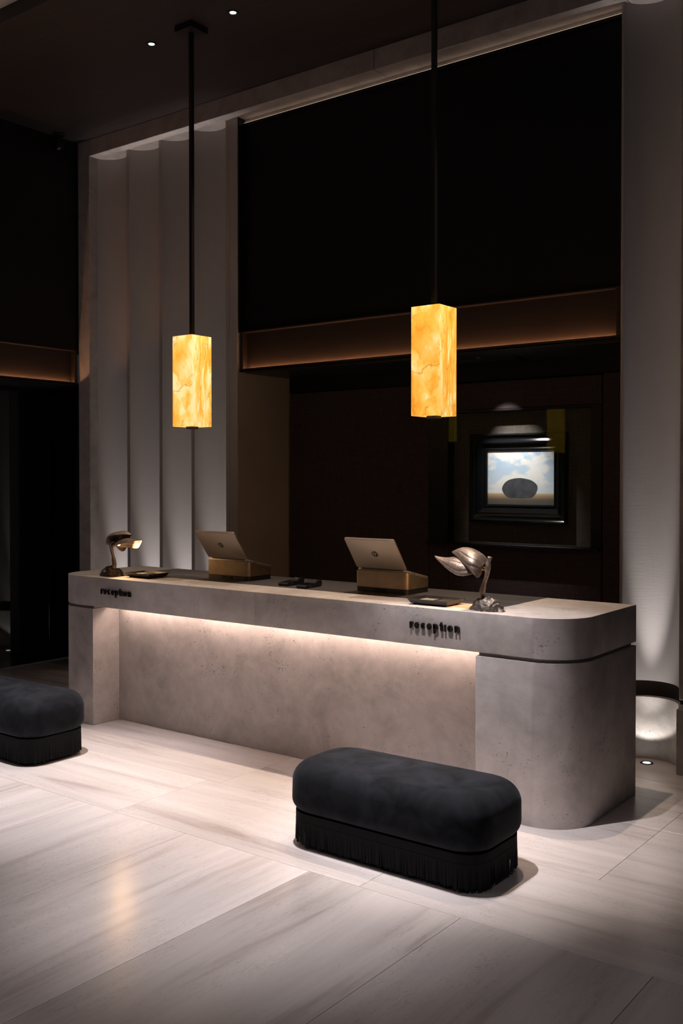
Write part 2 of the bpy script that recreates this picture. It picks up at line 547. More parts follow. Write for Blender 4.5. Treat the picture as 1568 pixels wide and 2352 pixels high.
def flute(x0, x1, fil, y, sag, z0, z1, back):
    """solid upright panel whose front is one concave flute and a flat fillet on its right"""
    pr = flute_prof(x0, x1-fil, y, sag)
    pts = pr + [(x1, y), (x1, back), (x0, back)]
    out = []
    for p in pts:
        if not out or (abs(p[0]-out[-1][0]) + abs(p[1]-out[-1][1])) > 1e-5: out.append(p)
    return prism(out, z0, z1)

def flute_bank(name, edges, fil, label):
    root = empty(name, (edges[0], YF, 0), label, kind='structure')
    for a, b in zip(edges[:-1], edges[1:]):
        obj('flute', flute(a, b, fil, YF, 0.135, 0.505, SOFF, YF+0.26), M_PLASTER, root, 40)
        obj('shadow_gap', flute(a, b, fil, YF+0.03, 0.150, 0.40, 0.505, YF+0.26), M_BRONZE_D, root, 40)
        obj('base_stone', flute(a, b, fil, YF-0.005, 0.135, 0.0, 0.40, YF+0.26), M_BASE, root, 40)
    return root
LE = [-7.625, -7.172, -6.735, -6.325, -5.905]
flute_bank('trim_2', LE, 0.04, 'bank of four tall concave plaster flutes left of the niche')
RE = [-2.433, -2.03]
flute_bank('trim_3', RE, 0.04, 'single tall concave plaster flute right of the niche')
tr = obj('trim_4', box(-5.905, XN0, YF, YF+0.008, 0, SOFF, 0.003, 1), M_PLASTER)
tag(tr, 'narrow flat plaster pilaster between flutes and niche', kind='structure')
tr = obj('trim_5', box(XN1, -2.434, YF-0.004, YF+0.008, 0, SOFF, 0.003, 1), M_PLASTER)
tag(tr, 'thin plaster edge strip at the right side of the niche', kind='structure')

# ------------------------------------------------------------------ back wall: dark panel, niche
wall = empty('wall_back', (-4.1, 6.9, 0), 'dark panelled wall with niche behind the reception counter', kind='structure')
obj('upper_panel', box(XN0+0.012, XN1, YPAN, YPAN+0.5, 3.045, 4.80, 0.002, 1), M_BLACK, wall)
obj('panel_edge', box(XN0, XN0+0.012, YF+0.01, YPAN+0.1, 3.045, SOFF), M_BLACKM, wall)
obj('panel_edge', box(XN0, XN1, YPAN-0.02, YPAN+0.1, 4.795, 4.815), M_BLACKM, wall)
obj('cove_light', box(XN0+0.02, XN1-0.02, YPAN-0.016, YPAN-0.006, 4.815, 4.818), emit('cove_led', (1.0, 0.78, 0.58), 1.3), wall)
obj('panel_head', box(XN0, XN1, YPAN+0.001, YPAN+0.45, 4.815, SOFF), M_STONE, wall)
obj('jamb', box(XN0-0.09, XN0, YF+0.009, YB+0.15, 0, SOFF), M_JAMB, wall)
obj('jamb', box(XN1, -2.435, YF+0.009, YB+0.15, 0, SOFF), M_JAMB, wall)
obj('niche_soffit', box(XN0, XN1, YF+0.102, YB+0.15, 2.708, 2.80), M_SOFFIT, wall)
obj('backing', box(XN0, XN1, YB+0.115, YB+0.15, 0, 2.708), M_BLACK, wall)
obj('header', box(XN0, XN1, YB+0.03, YB+0.115, 2.575, 2.708), M_BLACK, wall)
AX0, AX1, AZ0, AZ1 = -4.135, -2.93, 1.30, 2.335
obj('fabric_panel', box(XN0+0.03, -4.315, YB, YB+0.115, 0, 2.568, 0.003, 1), M_FABRIC, wall)
obj('fabric_panel', box(-4.310, -2.85, YB, YB+0.115, AZ1+0.012, 2.560, 0.003, 1), M_FABRIC, wall)
obj('fabric_panel', box(-4.310, -4.128, YB, YB+0.115, 0, AZ0-0.012, 0.003, 1), M_FABRIC, wall)
obj('fabric_panel', box(-4.123, -2.85, YB, YB+0.115, 0, AZ0-0.012, 0.003, 1), M_FABRIC, wall)
obj('fabric_panel', box(-2.842, XN1, YB, YB+0.115, 0, 2.568, 0.003, 1), M_FABRIC, wall)
obj('niche_post', box(-4.310, AX0, YB-0.004, YB+0.115, AZ0-0.012, AZ1+0.012), M_BLACKM, wall)
obj('niche_post', box(AX1, -2.85, YB-0.004, YB+0.115, AZ0-0.012, AZ1+0.012), M_BLACKM, wall)
obj('niche_rail', box(-4.310, -2.85, YB-0.010, YB+0.115, AZ1-0.004, AZ1+0.012, 0.002, 1), M_BLACKM, wall)
obj('niche_rail', box(-4.310, -2.85, YB-0.055, YB+0.115, AZ0-0.012, AZ0+0.006, 0.002, 1), M_BLACKM, wall)
obj('niche_lining', box(AX0, AX1, YB+0.100, YB+0.116, AZ0, AZ1), M_FABRIC2, wall)
wl = obj('wall_right', box(-1.60, 3.5, YP+0.01, YP+0.4, 0, CEIL), M_BLACK)
tag(wl, 'dark wall continuing right of the stone portal', kind='structure')

# glass pane over the art niche
gl = obj('display_glass', box(AX0+0.004, AX1-0.004, YB+0.016, YB+0.020, AZ0+0.008, AZ1-0.006), M_GLASS, None, False, ((AX0+AX1)/2, YB+0.018, AZ0))
gl.rotation_euler = (0, 0, R(1.6))
tag(gl, 'clear glass pane closing the lit picture niche', 'glass pane')

# vent in the niche soffit
vent = empty('ceiling_vent', (-3.70, 6.52, 2.708), 'dark slotted air vent in the niche soffit above the picture', 'vent')
obj('frame', box(-4.02, -3.40, 6.60, 6.78, 2.694, 2.708, 0.002, 1), M_BLACKM, vent)
for k in range(5):
    obj('slat', box(-4.00, -3.42, 6.620+k*0.034, 6.632+k*0.034, 2.686, 2.695), M_BLACK, vent)

# ------------------------------------------------------------------ bronze channel beams with hidden LED
def channel(name, p0, p1, z0, z1, nrm, label):
    """bronze channel between two plan points; nrm = outward normal in plan"""
    root = empty(name, (p0[0], p0[1], z0), label, kind='structure')
    d = Vector((p1[0]-p0[0], p1[1]-p0[1], 0)); ln = d.length; d.normalize()
    n = Vector((nrm[0], nrm[1], 0))
    def bx(nm, a, b, o0, o1, za, zb, m, bev=0.0):
        bm = box(a, b, -o1, -o0, za, zb, bev, 2)      # local x along, local -y outward
        mat = Matrix(((d.x, -n.x, 0, p0[0]), (d.y, -n.y, 0, p0[1]), (0, 0, 1, 0), (0, 0, 0, 1)))
        bmesh.ops.transform(bm, matrix=mat, verts=bm.verts)
        return obj(nm, bm, m, root)
    bx('face_plate', 0, ln, -0.08, -0.052, z0+0.012, z1, M_BRONZE)
    bx('bottom_lip', 0, ln, -0.08, 0.004, z0, z0+0.012, M_BRONZE_D, 0.002)
    bx('front_lip', 0, ln, -0.002, 0.004, z0, z0+0.026, M_BRONZE_D, 0.001)
    bx('top_lip', 0, ln, -0.08, 0.002, z1-0.006, z1+0.006, M_BRONZE, 0.002)
    bx('end_cap', 0.004, 0.040, -0.055, 0.003, z0+0.004, z1-0.004, M_BRONZE, 0.006)
    bx('end_cap', ln-0.040, ln-0.004, -0.055, 0.003, z0+0.004, z1-0.004, M_BRONZE, 0.006)
    bx('led_strip', 0.05, ln-0.05, -0.034, -0.027, z0+0.012, z0+0.017, M_LED_B)
    return root
channel('trim_6', (XN0+0.006, YF+0.02), (XN1, YF+0.02), 2.712, 3.048, (0, -1), 'brown bronze beam with hidden light line above the niche')
channel('trim_7', (XL0-0.0, 2.0), (XL0-0.0, 6.09), 2.702, 3.032, (1, 0), 'brown bronze beam with hidden light line on the left wall')

# ------------------------------------------------------------------ left wall
wl = empty('wall_left', (XL0, 4.5, 0), 'dark panelled left wall above the black glass doors', kind='structure')
obj('upper_panel', box(XL0-0.3, XL0-0.01, 1.0, YP+DP, 3.038, CEIL), M_BLACK, wl)
obj('soffit', box(XWL-0.1, XL0-0.06, 1.0, 7.0, 2.69, 2.72), M_BLACK, wl)
obj('return_wall', box(XWL-0.1, XL0+0.05, 6.9, 7.0, 0, 2.7), M_BLACK, wl)
obj('return_wall', box(XL0-0.06, XL0-0.002, 6.11, 6.9, 0, 2.7), M_BLACK, wl)
dr = empty('door_1', (XWL, 4.5, 0), 'glossy black glass doors below the left bronze beam', kind='structure')
for y0, y1 in ((1.6, 3.1), (3.105, 4.6), (4.605, 6.1), (6.105, 6.9)):
    obj('glass_leaf', box(XWL-0.03, XWL, y0, y1, 0.01, 2.69, 0.002, 1), M_GLOSSB, dr)

# ------------------------------------------------------------------ lamps in ceiling and floor
def spot(name, loc, target, power, cone, blend, col, rad=0.03, parent=None):
    d = bpy.data.lights.new(name, 'SPOT')
    d.energy = power; d.spot_size = R(cone); d.spot_blend = blend; d.color = col; d.shadow_soft_size = rad
    o = bpy.data.objects.new(name, d); COL.objects.link(o)
    v = Vector(target) - Vector(loc)
    o.rotation_euler = v.to_track_quat('-Z', 'Y').to_euler()
    o.location = loc
    if parent:
        o.parent = parent
        o.location = Vector(loc) - ORIG[parent.name]
    return o

def downlight(x, y, z, label, power, cone=60, blend=0.6, col=(1.0, 0.86, 0.80), tgt=None, group='ceiling downlights'):
    root = empty('downlight', (x, y, z), label, 'downlight', group)
    obj('trim_ring', lathe([(0.026, 0.003), (0.028, -0.006), (0.038, -0.008), (0.041, -0.004), (0.041, 0.002)], 32, (x, y, z)), M_BLACKM, root, True)
    obj('reflector', lathe([(0.027, -0.004), (0.024, 0.0), (0.020, 0.003)], 32, (x, y, z)), M_BLACKM, root, True)
    obj('lens', lathe([(0.0, -0.0035), (0.021, -0.0030), (0.021, 0.0)], 32, (x, y, z)), M_DISC, root, True)
    spot('downlight_lamp', (x, y, z-0.02), tgt or (x, y, 0), power, cone, blend, col, 0.022, root)
    return root
WARM = (1.0, 0.78, 0.59)
downlight(-5.58, 5.04, CEIL, 'left of the two small lit ceiling downlights beside the pendant canopy', P_COUNTER*0.4, 40, 0.8, WARM, (-5.58, 4.80, 0))
downlight(-4.76, 5.04, CEIL, 'right of the two small lit ceiling downlights beside the pendant canopy', P_COUNTER*0.85, 40, 0.8, WARM, (-4.76, 4.80, 0))
downlight(-3.54, 5.04, CEIL, 'ceiling downlight left of the right hand pendant rod', P_COUNTER, 40, 0.8, WARM, (-3.54, 4.80, 0))
downlight(-2.72, 5.04, CEIL, 'ceiling downlight right of the right hand pendant rod', P_COUNTER, 40, 0.8, WARM, (-2.72, 4.80, 0))
COOL = (1.0, 0.95, 0.97)
for x, y, p, lb in ((-7.17, 3.60, P_FLOOR*0.9, 'downlight in the pale ceiling near the left wall'),
                    (-5.15, 3.60, P_FLOOR, 'downlight in the pale ceiling over the floor beside the cropped ottoman'),
                    (-3.13, 3.60, P_FLOOR*0.66, 'downlight in the pale ceiling over the floor before the near ottoman')):
    downlight(x, y, CEIL+0.10, lb, p, 35, 1.0, COOL)
downlight(-3.00, 3.42, CEIL+0.10, 'adjustable downlight in the pale ceiling tilted towards the counter end', P_FLOOR*0.75, 29, 1.0, COOL, (-2.55, 4.50, 0))
for x, y, lb in ((-1.0, 1.6, 'added fill downlight unseen overhead on the right'), (-4.0, 1.2, 'added fill downlight unseen over the open lobby floor')):
    downlight(x, y, CEIL+0.10, lb, P_FILL, 95, 1.0, COOL)  # unseen fixtures added as soft front fill for counter and floor

def uplight(x, y, label, power):
    root = empty('floor_uplight', (x, y, 0), label, 'uplight', 'floor uplights')
    obj('bezel', lathe([(0.026, 0.001), (0.027, 0.004), (0.040, 0.003), (0.042, 0.0)], 32, (x, y, 0)), M_BLACKM, root, True)
    obj('lens', lathe([(0.0, 0.003), (0.024, 0.002)], 32, (x, y, 0)), M_UPDISC, root, True)
    spot('uplight_spill', (x, y, 0.012), (x, y+0.115, 1.5), power*0.9, 84, 0.25, (1.0, 0.95, 0.92), 0.012, root)
    spot('uplight_flood', (x, y, 0.012), (x, y+0.110, 1.6), power*5, 40, 1.0, (1.0, 0.95, 0.92), 0.012, root)
    spot('uplight_beam', (x, y, 0.012), (x, y+0.110, 1.9), power*52, 17, 1.0, (1.0, 0.95, 0.93), 0.012, root)
    return root
for k, (a, b) in enumerate(zip(LE[:-1], LE[1:])):
    uplight((a+b-0.05)/2, 6.215, ('floor uplight at the foot of the leftmost flute', 'floor uplight at the foot of the second flute from the left',
            'floor uplight at the foot of the third flute from the left', 'floor uplight at the foot of the flute beside the niche')[k], P_UP)
uplight(-2.275, 6.212, 'small round floor uplight glowing right of the counter', P_UP)

# ------------------------------------------------------------------ pendants
def pendant(x, y, label, tone=1.0):
    root = empty('pendant_lamp', (x, y, 2.18), label, 'pendant lamp', 'onyx pendant lamps')
    h, zb, zt, t = 0.0975, 2.18, 2.82, 0.045
    obj('canopy', box(x-0.083, x+0.083, y-0.083, y+0.083, CEIL-0.045, CEIL, 0.002, 1), M_BLACKM, root)
    obj('rod', box(x-0.013, x+0.013, y-0.013, y+0.013, zt-0.01, CEIL-0.04), M_BLACKM, root)
    for sg in (-1, 1):                       # two hollow half blocks meeting at the middle of the sides
        a, c = h, h-t
        u = [(-a, -0.0006), (-a, -h), (a, -h), (a, -0.0006), (c, -0.0006), (c, -c), (-c, -c), (-c, -0.0006)]
        pts = [(x+p[0], y+p[1]) for p in u] if sg < 0 else [(x-p[0], y-p[1]) for p in u]
        bm = prism(pts, zb, zt)
        bmesh.ops.bevel(bm, geom=[e for e in bm.edges if max(abs(v.co.x-x) for v in e.verts) > c+0.001 or max(abs(v.co.y-y) for v in e.verts) > c+0.001], offset=0.004, segments=2, profile=0.5, affect='EDGES')
        obj('onyx_block', bm, M_ONYX, root, 40).color = (tone, tone, tone, 1)
    obj('diffuser', box(x-h+t, x+h-t, y-h+t, y+h-t, zb+0.012, zb+0.018), M_DIFF, root)
    obj('top_plate', box(x-h+t, x+h-t, y-h+t, y+h-t, zt-0.02, zt-0.012), M_BLACKM, root)
    obj('bottom_bracket', box(x-0.032, x+0.032, y-0.032, y+0.032, zb-0.016, zb+0.013, 0.002, 1), M_BRONZE_D, root)
    return root
pendant(-5.150, 5.025, 'backlit onyx block pendant hanging before the fluted panels', 1.09)
pendant(-3.130, 5.025, 'backlit onyx block pendant hanging before the dark niche, larger in view', 0.98)
pendant(-5.86, 0.30, 'backlit onyx block pendant out in the lobby, mirrored in the picture glass')

# ------------------------------------------------------------------ reception counter
CXL, CXR, CYF, CYB = -6.30, -2.10, 4.706, 5.555
PXL, PXR = -5.858, -2.665
counter = empty('reception_counter', (-4.2, 5.13, 0), 'long travertine reception counter with rounded ends and glowing recess', 'counter')
SL0, SL1 = 0.878, ZT
SEAM = -4.267
CR = 0.24
obj('top_slab', prism(rrect(CXL, SEAM-0.0008, CYF, CYB, CR, 14, (1, 0, 0, 0)), SL0, SL1, 0.003, 1), M_TRAV, counter, 30)
obj('top_slab', prism(rrect(SEAM+0.0008, CXR, CYF, CYB, CR, 14, (0, 1, 0, 0)), SL0, SL1, 0.003, 1), M_TRAV, counter, 30)
obj('pier', prism(rrect(CXL, PXL, CYF, CYB, CR, 14, (1, 0, 0, 0)), 0.0, 0.858, 0.003, 1), M_TRAV, counter, 30)
obj('pier', prism(rrect(PXR, CXR, CYF, CYB, CR, 14, (0, 1, 0, 0)), 0.0, 0.858, 0.003, 1), M_TRAV, counter, 30)
obj('shadow_gap', prism(rrect(CXL+0.022, PXL-0.01, CYF+0.022, CYB-0.022, CR-0.02, 14, (1, 0, 0, 0)), 0.858, SL0), M_TRAV, counter, 30)
obj('shadow_gap', prism(rrect(PXR+0.01, CXR-0.022, CYF+0.022, CYB-0.022, CR-0.02, 14, (0, 1, 0, 0)), 0.858, SL0), M_TRAV, counter, 30)
obj('recess_panel', box(PXL, PXR, 4.950, 5.05, 0.0, SL0), M_TRAV, counter)
obj('leather_inlay', box(-5.86, -2.652, 5.02, CYB-0.004, ZT-0.004, ZT+0.0012), M_MAT, counter)
obj('led_strip', box(PXL+0.06, PXR-0.03, 4.868, 4.881, SL0-0.006, SL0-0.001), M_LED_C, counter)
obj('led_cover', box(PXL+0.05, PXR-0.02, 4.852, 4.858, SL0-0.014, SL0-0.0005), M_BRONZE_D, counter)

# ------------------------------------------------------------------ lettering
def stroke(bm, pts, w, y0, y1, closed=False):
    """flat ribbon of width w along 2D points (x, z), extruded from y0 (front) to y1"""
    n = len(pts)
    left, right = [], []
    for i, p in enumerate(pts):
        a = pts[(i-1) % n] if (closed or i > 0) else p
        b = pts[(i+1) % n] if (closed or i < n-1) else p
        dx, dz = b[0]-a[0], b[1]-a[1]
        l = math.hypot(dx, dz) or 1
        nx, nz = -dz/l*w/2, dx/l*w/2
        left.append((p[0]+nx, p[1]+nz)); right.append((p[0]-nx, p[1]-nz))
    F = lambda q, y: bm.verts.new((q[0], y, q[1]))
    lf = [F(q, y0) for q in left]; rf = [F(q, y0) for q in right]
    lb = [F(q, y1) for q in left]; rb = [F(q, y1) for q in right]
    m = n if closed else n-1
    for i in range(m):
        j = (i+1) % n
        for quad in ((lf[i], lf[j], rf[j], rf[i]), (rb[i], rb[j], lb[j], lb[i]), (lb[i], lb[j], lf[j], lf[i]), (rf[i], rf[j], rb[j], rb[i])):
            bm.faces.new(quad)
    if not closed:
        bm.faces.new((lf[0], rf[0], rb[0], lb[0])); bm.faces.new((lb[-1], rb[-1], rf[-1], lf[-1]))

def arc(cx, cz, rx, rz, a0, a1, n=14):
    return [(cx + rx*math.cos(R(a0+(a1-a0)*i/n)), cz + rz*math.sin(R(a0+(a1-a0)*i/n))) for i in range(n+1)]

def glyph(ch, w):
    """strokes of one letter in units of the x-height; returns (list of (points, closed)), advance"""
    h = w/2; e = 1-h
    if ch == 'r': return [([(h, 0), (h, 1)], 0), ([(h, 0.80), (h+0.10, e), (h+0.36, e)], 0)], 0.62
    if ch == 'e': return [(arc(0.33, 0.5, 0.33-h, 0.5-h, 0, 300), 0), ([(h, 0.50), (0.66-h, 0.50)], 0)], 0.82
    if ch == 'c': return [(arc(0.33, 0.5, 0.33-h, 0.5-h, 55, 305), 0)], 0.78
    if ch == 'p': return [([(h, -0.45), (h, 1)], 0), (arc(0.33, 0.5, 0.33-h, 0.5-h, 0, 360, 20)[:-1], 1)], 0.84
    if ch == 't': return [([(0.18, 1.32), (0.18, 0.22), (0.22, h), (0.40, h)], 0), ([(0.0, 1.0-h), (0.38, 1.0-h)], 0)], 0.54
    if ch == 'i': return [([(h, 0), (h, 1)], 0)], 0.40
    if ch == 'o': return [(arc(0.35, 0.5, 0.35-h, 0.5-h, 0, 360, 20)[:-1], 1)], 0.88
    if ch == 'n': return [([(h, 0), (h, 1)], 0), ([(h, 0.75)] + arc(0.35, 0.62, 0.33-h, 0.38-h, 150, 0, 8) + [(0.68-h, 0)], 0)], 0.78
    if ch == 'h': return [([(h, 0), (h, 1.5)], 0), ([(h, 0.75)] + arc(0.35, 0.62, 0.33-h, 0.38-h, 150, 0, 8) + [(0.68-h, 0)], 0)], 0.78

def lettering(word, x0, x1, zbase, xh, y_wall, label):
    root = empty('lettering_sign', ((x0+x1)/2, y_wall, zbase), label, 'sign', 'raised lettering on the counter')
    w = 0.265
    tot = sum(glyph(c, w)[1] for c in word) - 0.1
    s = (x1-x0)/tot
    x = x0
    for c in word:
        st, adv = glyph(c, w)
        bm = nb()
        for pts, cl in st:
            stroke(bm, [(x + p[0]*s, zbase + p[1]*xh) for p in pts], w*xh*0.98, y_wall-0.012, y_wall-0.001, cl)
        # stand-off pins
        p0 = st[0][0][0]; p1 = st[0][0][len(st[0][0])//2]
        for p in (p0, p1):
            add_box(bm, x+p[0]*s-0.0015, x+p[0]*s+0.0015, y_wall-0.004, y_wall, zbase+p[1]*xh-0.002 if p[1] > 0.2 else zbase+p[1]*xh+0.003, zbase+p[1]*xh+0.001 if p[1] > 0.2 else zbase+p[1]*xh+0.006)
        obj('letter', bm, M_LETTER, root)
        x += adv*s
    return root
lettering('reception', -5.760, -5.432, 0.974, 0.037, CYF, 'raised dark word reception at the left end of the counter front')
lettering('reception', -3.086, -2.759, 0.971, 0.037, CYF, 'raised dark word reception at the right end of the counter front')

# ------------------------------------------------------------------ ottomans
def ottoman(cx, cy, label):
    root = empty('ottoman', (cx, cy, 0), label, 'ottoman', 'fringed suede ottomans')
    hx, hy = 0.560, 0.255
    # cushion: rings of a superellipse-like rounded rectangle, crowned top
    bm = nb()
    prof = []                                    # (inset from outline, z)
    z0, z1 = 0.175, 0.416
    for i in range(7):                           # lower roll
        a = R(90*i/6); prof.append((0.045*(1-math.sin(a)), z0+0.060*(1-math.cos(a))))
    for i in range(1, 13):                       # upper roll
        a = R(90*i/12); prof.append((0.092*(1-math.cos(a)), z0+0.138+(z1-z0-0.138)*math.sin(a)))
    for ins, dz in ((0.13, 0.004), (0.17, 0.008), (0.21, 0.011), (0.245, 0.012)):
        prof.append((ins, z1+dz))
    rings = []
    for ins, z in prof:
        r = max(0.150-ins*0.45, 0.008)
        x, y = hx-ins, hy-ins
        r = min(r, y-0.001, x-0.001)
        pts = rrect(cx-x, cx+x, cy-y, cy+y, r, 10)
        ring = []
        for p in pts:
            wob = 0.004*noise.noise(Vector((p[0]*4, p[1]*4, z*6)))
            ring.append(bm.verts.new((p[0]+wob, p[1]+wob, z + (wob if z > 0.25 else 0))))
        rings.append(ring)
    for A, B in zip(rings[:-1], rings[1:]):
        n = len(A)
        for i in range(n):
            bm.faces.new((A[i], A[(i+1) % n], B[(i+1) % n], B[i]))
    bm.faces.new(list(reversed(rings[0]))); bm.faces.new(rings[-1])
    obj('cushion', bm, M_SUEDE, root, True)
    obj('seam_cord', prism(rrect(cx-hx+0.036, cx+hx-0.036, cy-hy+0.036, cy+hy-0.036, 0.13), 0.160, 0.178, 0.004), M_FRINGE, root)
    obj('plinth', prism(rrect(cx-hx+0.055, cx+hx-0.055, cy-hy+0.055, cy+hy-0.055, 0.115), 0.0, 0.17), M_FRINGE, root)
    # hanging suede fringe: a band on top, many narrow strips below
    outl = rrect(cx-hx+0.022, cx+hx-0.022, cy-hy+0.022, cy+hy-0.022, 0.120, 14)
    obj('fringe_band', prism(outl, 0.118, 0.172), M_FRINGE, root)
    # resample outline
    segs = []
    n = len(outl)
    for i in range(n):
        a, b = Vector(outl[i]), Vector(outl[(i+1) % n])
        segs.append((a, b, (b-a).length))
    tot = sum(s[2] for s in segs)
    rnd = random.Random(11)
    bm = nb()
    d = 0.0
    def at(dd):
        dd %= tot
        for a, b, l in segs:
            if dd <= l: return a + (b-a)*(dd/l if l else 0)
            dd -= l
        return segs[-1][1]
    while d < tot:
        w = rnd.uniform(0.006, 0.011)
        p, q = at(d), at(d+w*1.02)
        t = (q-p).normalized(); nn = Vector((t.y, -t.x))
        off = rnd.uniform(-0.006, 0.003); bot = rnd.uniform(0.014, 0.026)
        sw = rnd.uniform(-0.004, 0.004); tw = rnd.uniform(-0.004, 0.004)
        pa, qa = p+nn*0.001, q+nn*0.001
        pb, qb = p+nn*(off+tw)+t*sw, q+nn*(off-tw)+t*sw
        f = []
        for s in (0.0, -0.0022):
            f.append([bm.verts.new((v.x+nn.x*s, v.y+nn.y*s, z)) for v, z in ((pa, 0.13), (qa, 0.13), (qb, bot), (pb, bot))])
        A, B = f
        bm.faces.new(A); bm.faces.new(list(reversed(B)))
        for i in range(4):
            j = (i+1) % 4
            bm.faces.new((A[j], A[i], B[i], B[j]))
        d += w
    fr = obj('fringe', bm, M_FRINGE, root)
    fr['kind'] = 'stuff'
    return root
ott = ottoman(-2.655, 3.985, 'charcoal suede ottoman with hanging fringe standing before the counter')
o2 = copy_tree(ott, (-5.835, 3.985, 0))
o2['label'] = 'charcoal suede ottoman with hanging fringe cropped at the left picture edge'

# ------------------------------------------------------------------ laptops on brass stands
def laptop_stand(cx, cy, label):
    root = empty('laptop_stand', (cx, cy, ZT), label, 'stand', 'brass laptop stands')
    hx, hy = 0.203, 0.132
    out = rrect(cx-hx, cx+hx, cy-hy, cy+hy, 0.035, 6)
    obj('base', prism(rrect(cx-hx+0.002, cx+hx-0.002, cy-hy+0.002, cy+hy-0.002, 0.034, 6), ZT+0.0012, ZT+0.034), M_STANDB, root, 40)
    obj('handle_slot', box(cx-0.05, cx+0.045, cy-hy-0.001, cy-hy+0.004, ZT+0.008, ZT+0.028), M_BLACK, root)
    bm = nb()
    lo = [bm.verts.new((p[0], p[1], ZT+0.034)) for p in out]
    top = lambda y: ZT+0.137 + (y-(cy-hy))/(2*hy)*(0.078-0.137)
    hi = [bm.verts.new((p[0], p[1], top(p[1]))) for p in out]
    n = len(out)
    bm.faces.new(list(reversed(lo))); bm.faces.new(hi)
    for i in range(n): bm.faces.new((lo[i], lo[(i+1) % n], hi[(i+1) % n], hi[i]))
    obj('brass_shell', bm, M_BRASS, root, 40)
    bm = nb(); tube(bm, [(cx-hx+0.01, cy-0.07, ZT+0.02), (cx-hx-0.018, cy-0.075, ZT+0.022), (cx-hx-0.026, cy-0.05, ZT+0.012), (cx-hx-0.01, cy+0.02, ZT+0.007)], 0.006, 8)
    obj('cable', bm, M_PLAST, root, True)
    return root, top

def laptop(cx, cy, label):
    hx = 0.190
    y0 = cy-0.118
    sl = math.atan2(0.137-0.078, 0.264)
    org = Vector((cx, y0, ZT+0.1365))
    root = empty('laptop', tuple(org), label, 'laptop', 'silver laptops')
    rb = Matrix.Translation(org) @ Matrix.Rotation(-sl, 4, 'X')
    def put(name, bm, mt, par, M, sm=False):
        bmesh.ops.transform(bm, matrix=M, verts=bm.verts)
        return obj(name, bm, mt, par, sm)
    base = put('keyboard_base', prism(rrect(-hx, hx, 0.0, 0.255, 0.012, 5), 0.0, 0.015, 0.004, 2), M_ALU, root, rb, 40)
    put('keys', box(-0.15, 0.15, 0.025, 0.13, 0.015, 0.0165), M_KEYS, base, rb)
    for k, yy in enumerate((0.05, 0.075)):
        put('port', box(hx-0.002, hx+0.0006, yy, yy+0.013, 0.005, 0.011), M_BLACK, base, rb)
    put('hinge', box(-hx+0.03, hx-0.03, -0.004, 0.006, 0.009, 0.021, 0.003), M_KEYS, root, rb)
    put('hinge_cap', box(hx-0.010, hx-0.001, -0.003, 0.006, 0.008, 0.018, 0.003), M_GLEAM, root, rb)
    lm = Matrix.Translation(org + Vector((0, 0, 0.016))) @ Matrix.Rotation(R(36), 4, 'X')
    # lid: local z up the lid, local -y = outer face
    def lidprism(pts, ya, yb, bev=0.0):
        bm = prism(pts, ya, yb, bev)                # in x, (z as y)
        bmesh.ops.transform(bm, matrix=Matrix(((1, 0, 0, 0), (0, 0, 1, 0), (0, 1, 0, 0), (0, 0, 0, 1))), verts=bm.verts)
        return bm
    lid = put('lid', lidprism(rrect(-hx, hx, 0.004, 0.245, 0.010, 5), -0.004, 0.004, 0.0015), M_ALU, root, lm, 40)
    put('screen', lidprism(rrect(-hx+0.008, hx-0.008, 0.014, 0.237, 0.004, 3), 0.004, 0.0045), M_SCREEN, lid, lm)
    put('top_strip', lidprism(rrect(-hx+0.045, hx-0.045, 0.2365, 0.2380, 0.0005, 2), -0.0044, -0.004), M_PLAST, lid, lm)
    bm = prism([(0.0225*math.cos(2*math.pi*i/40), 0.125+0.0225*math.sin(2*math.pi*i/40)) for i in range(40)], -0.0046, -0.004)
    bmesh.ops.transform(bm, matrix=Matrix(((1, 0, 0, 0), (0, 0, 1, 0), (0, 1, 0, 0), (0, 0, 0, 1))), verts=bm.verts)
    logo = put('logo_disc', bm, M_CHROME, lid, lm, 40)
    # slanted letters h and p in lid metal on the disc
    bm = nb()
    s, sh = 0.0165, 0.30
    for ch, ox, oz in (('h', -0.0145, 0.1155), ('p', 0.0005, 0.1180)):
        for pts, cl in glyph(ch, 0.22)[0]:
            q = []
            for p in pts:
                pz = max(-0.75, min(1.85, p[1]*(1.35 if (p[1] > 1.2 or p[1] < 0) else 1)))
                q.append((ox + p[0]*s + sh*pz*s*0.62, oz + pz*s))
            # viewed from outside (-y) x runs as in the picture
            stroke(bm, q, 0.0036, -0.0052, -0.0046, cl)
    put('logo_letters', bm, M_ALU, lid, lm)
    return root
for cx, cy, la, lb in ((-4.935, 5.285, 'brass wedge laptop stand nearer the left leaf lamp', 'silver laptop with shiny round logo on the left brass stand'),
                       (-3.595, 5.275, 'brass wedge laptop stand nearer the right leaf lamp', 'silver laptop with dark round logo on the right brass stand')):
    laptop_stand(cx, cy, la)
    laptop(cx, cy, lb)

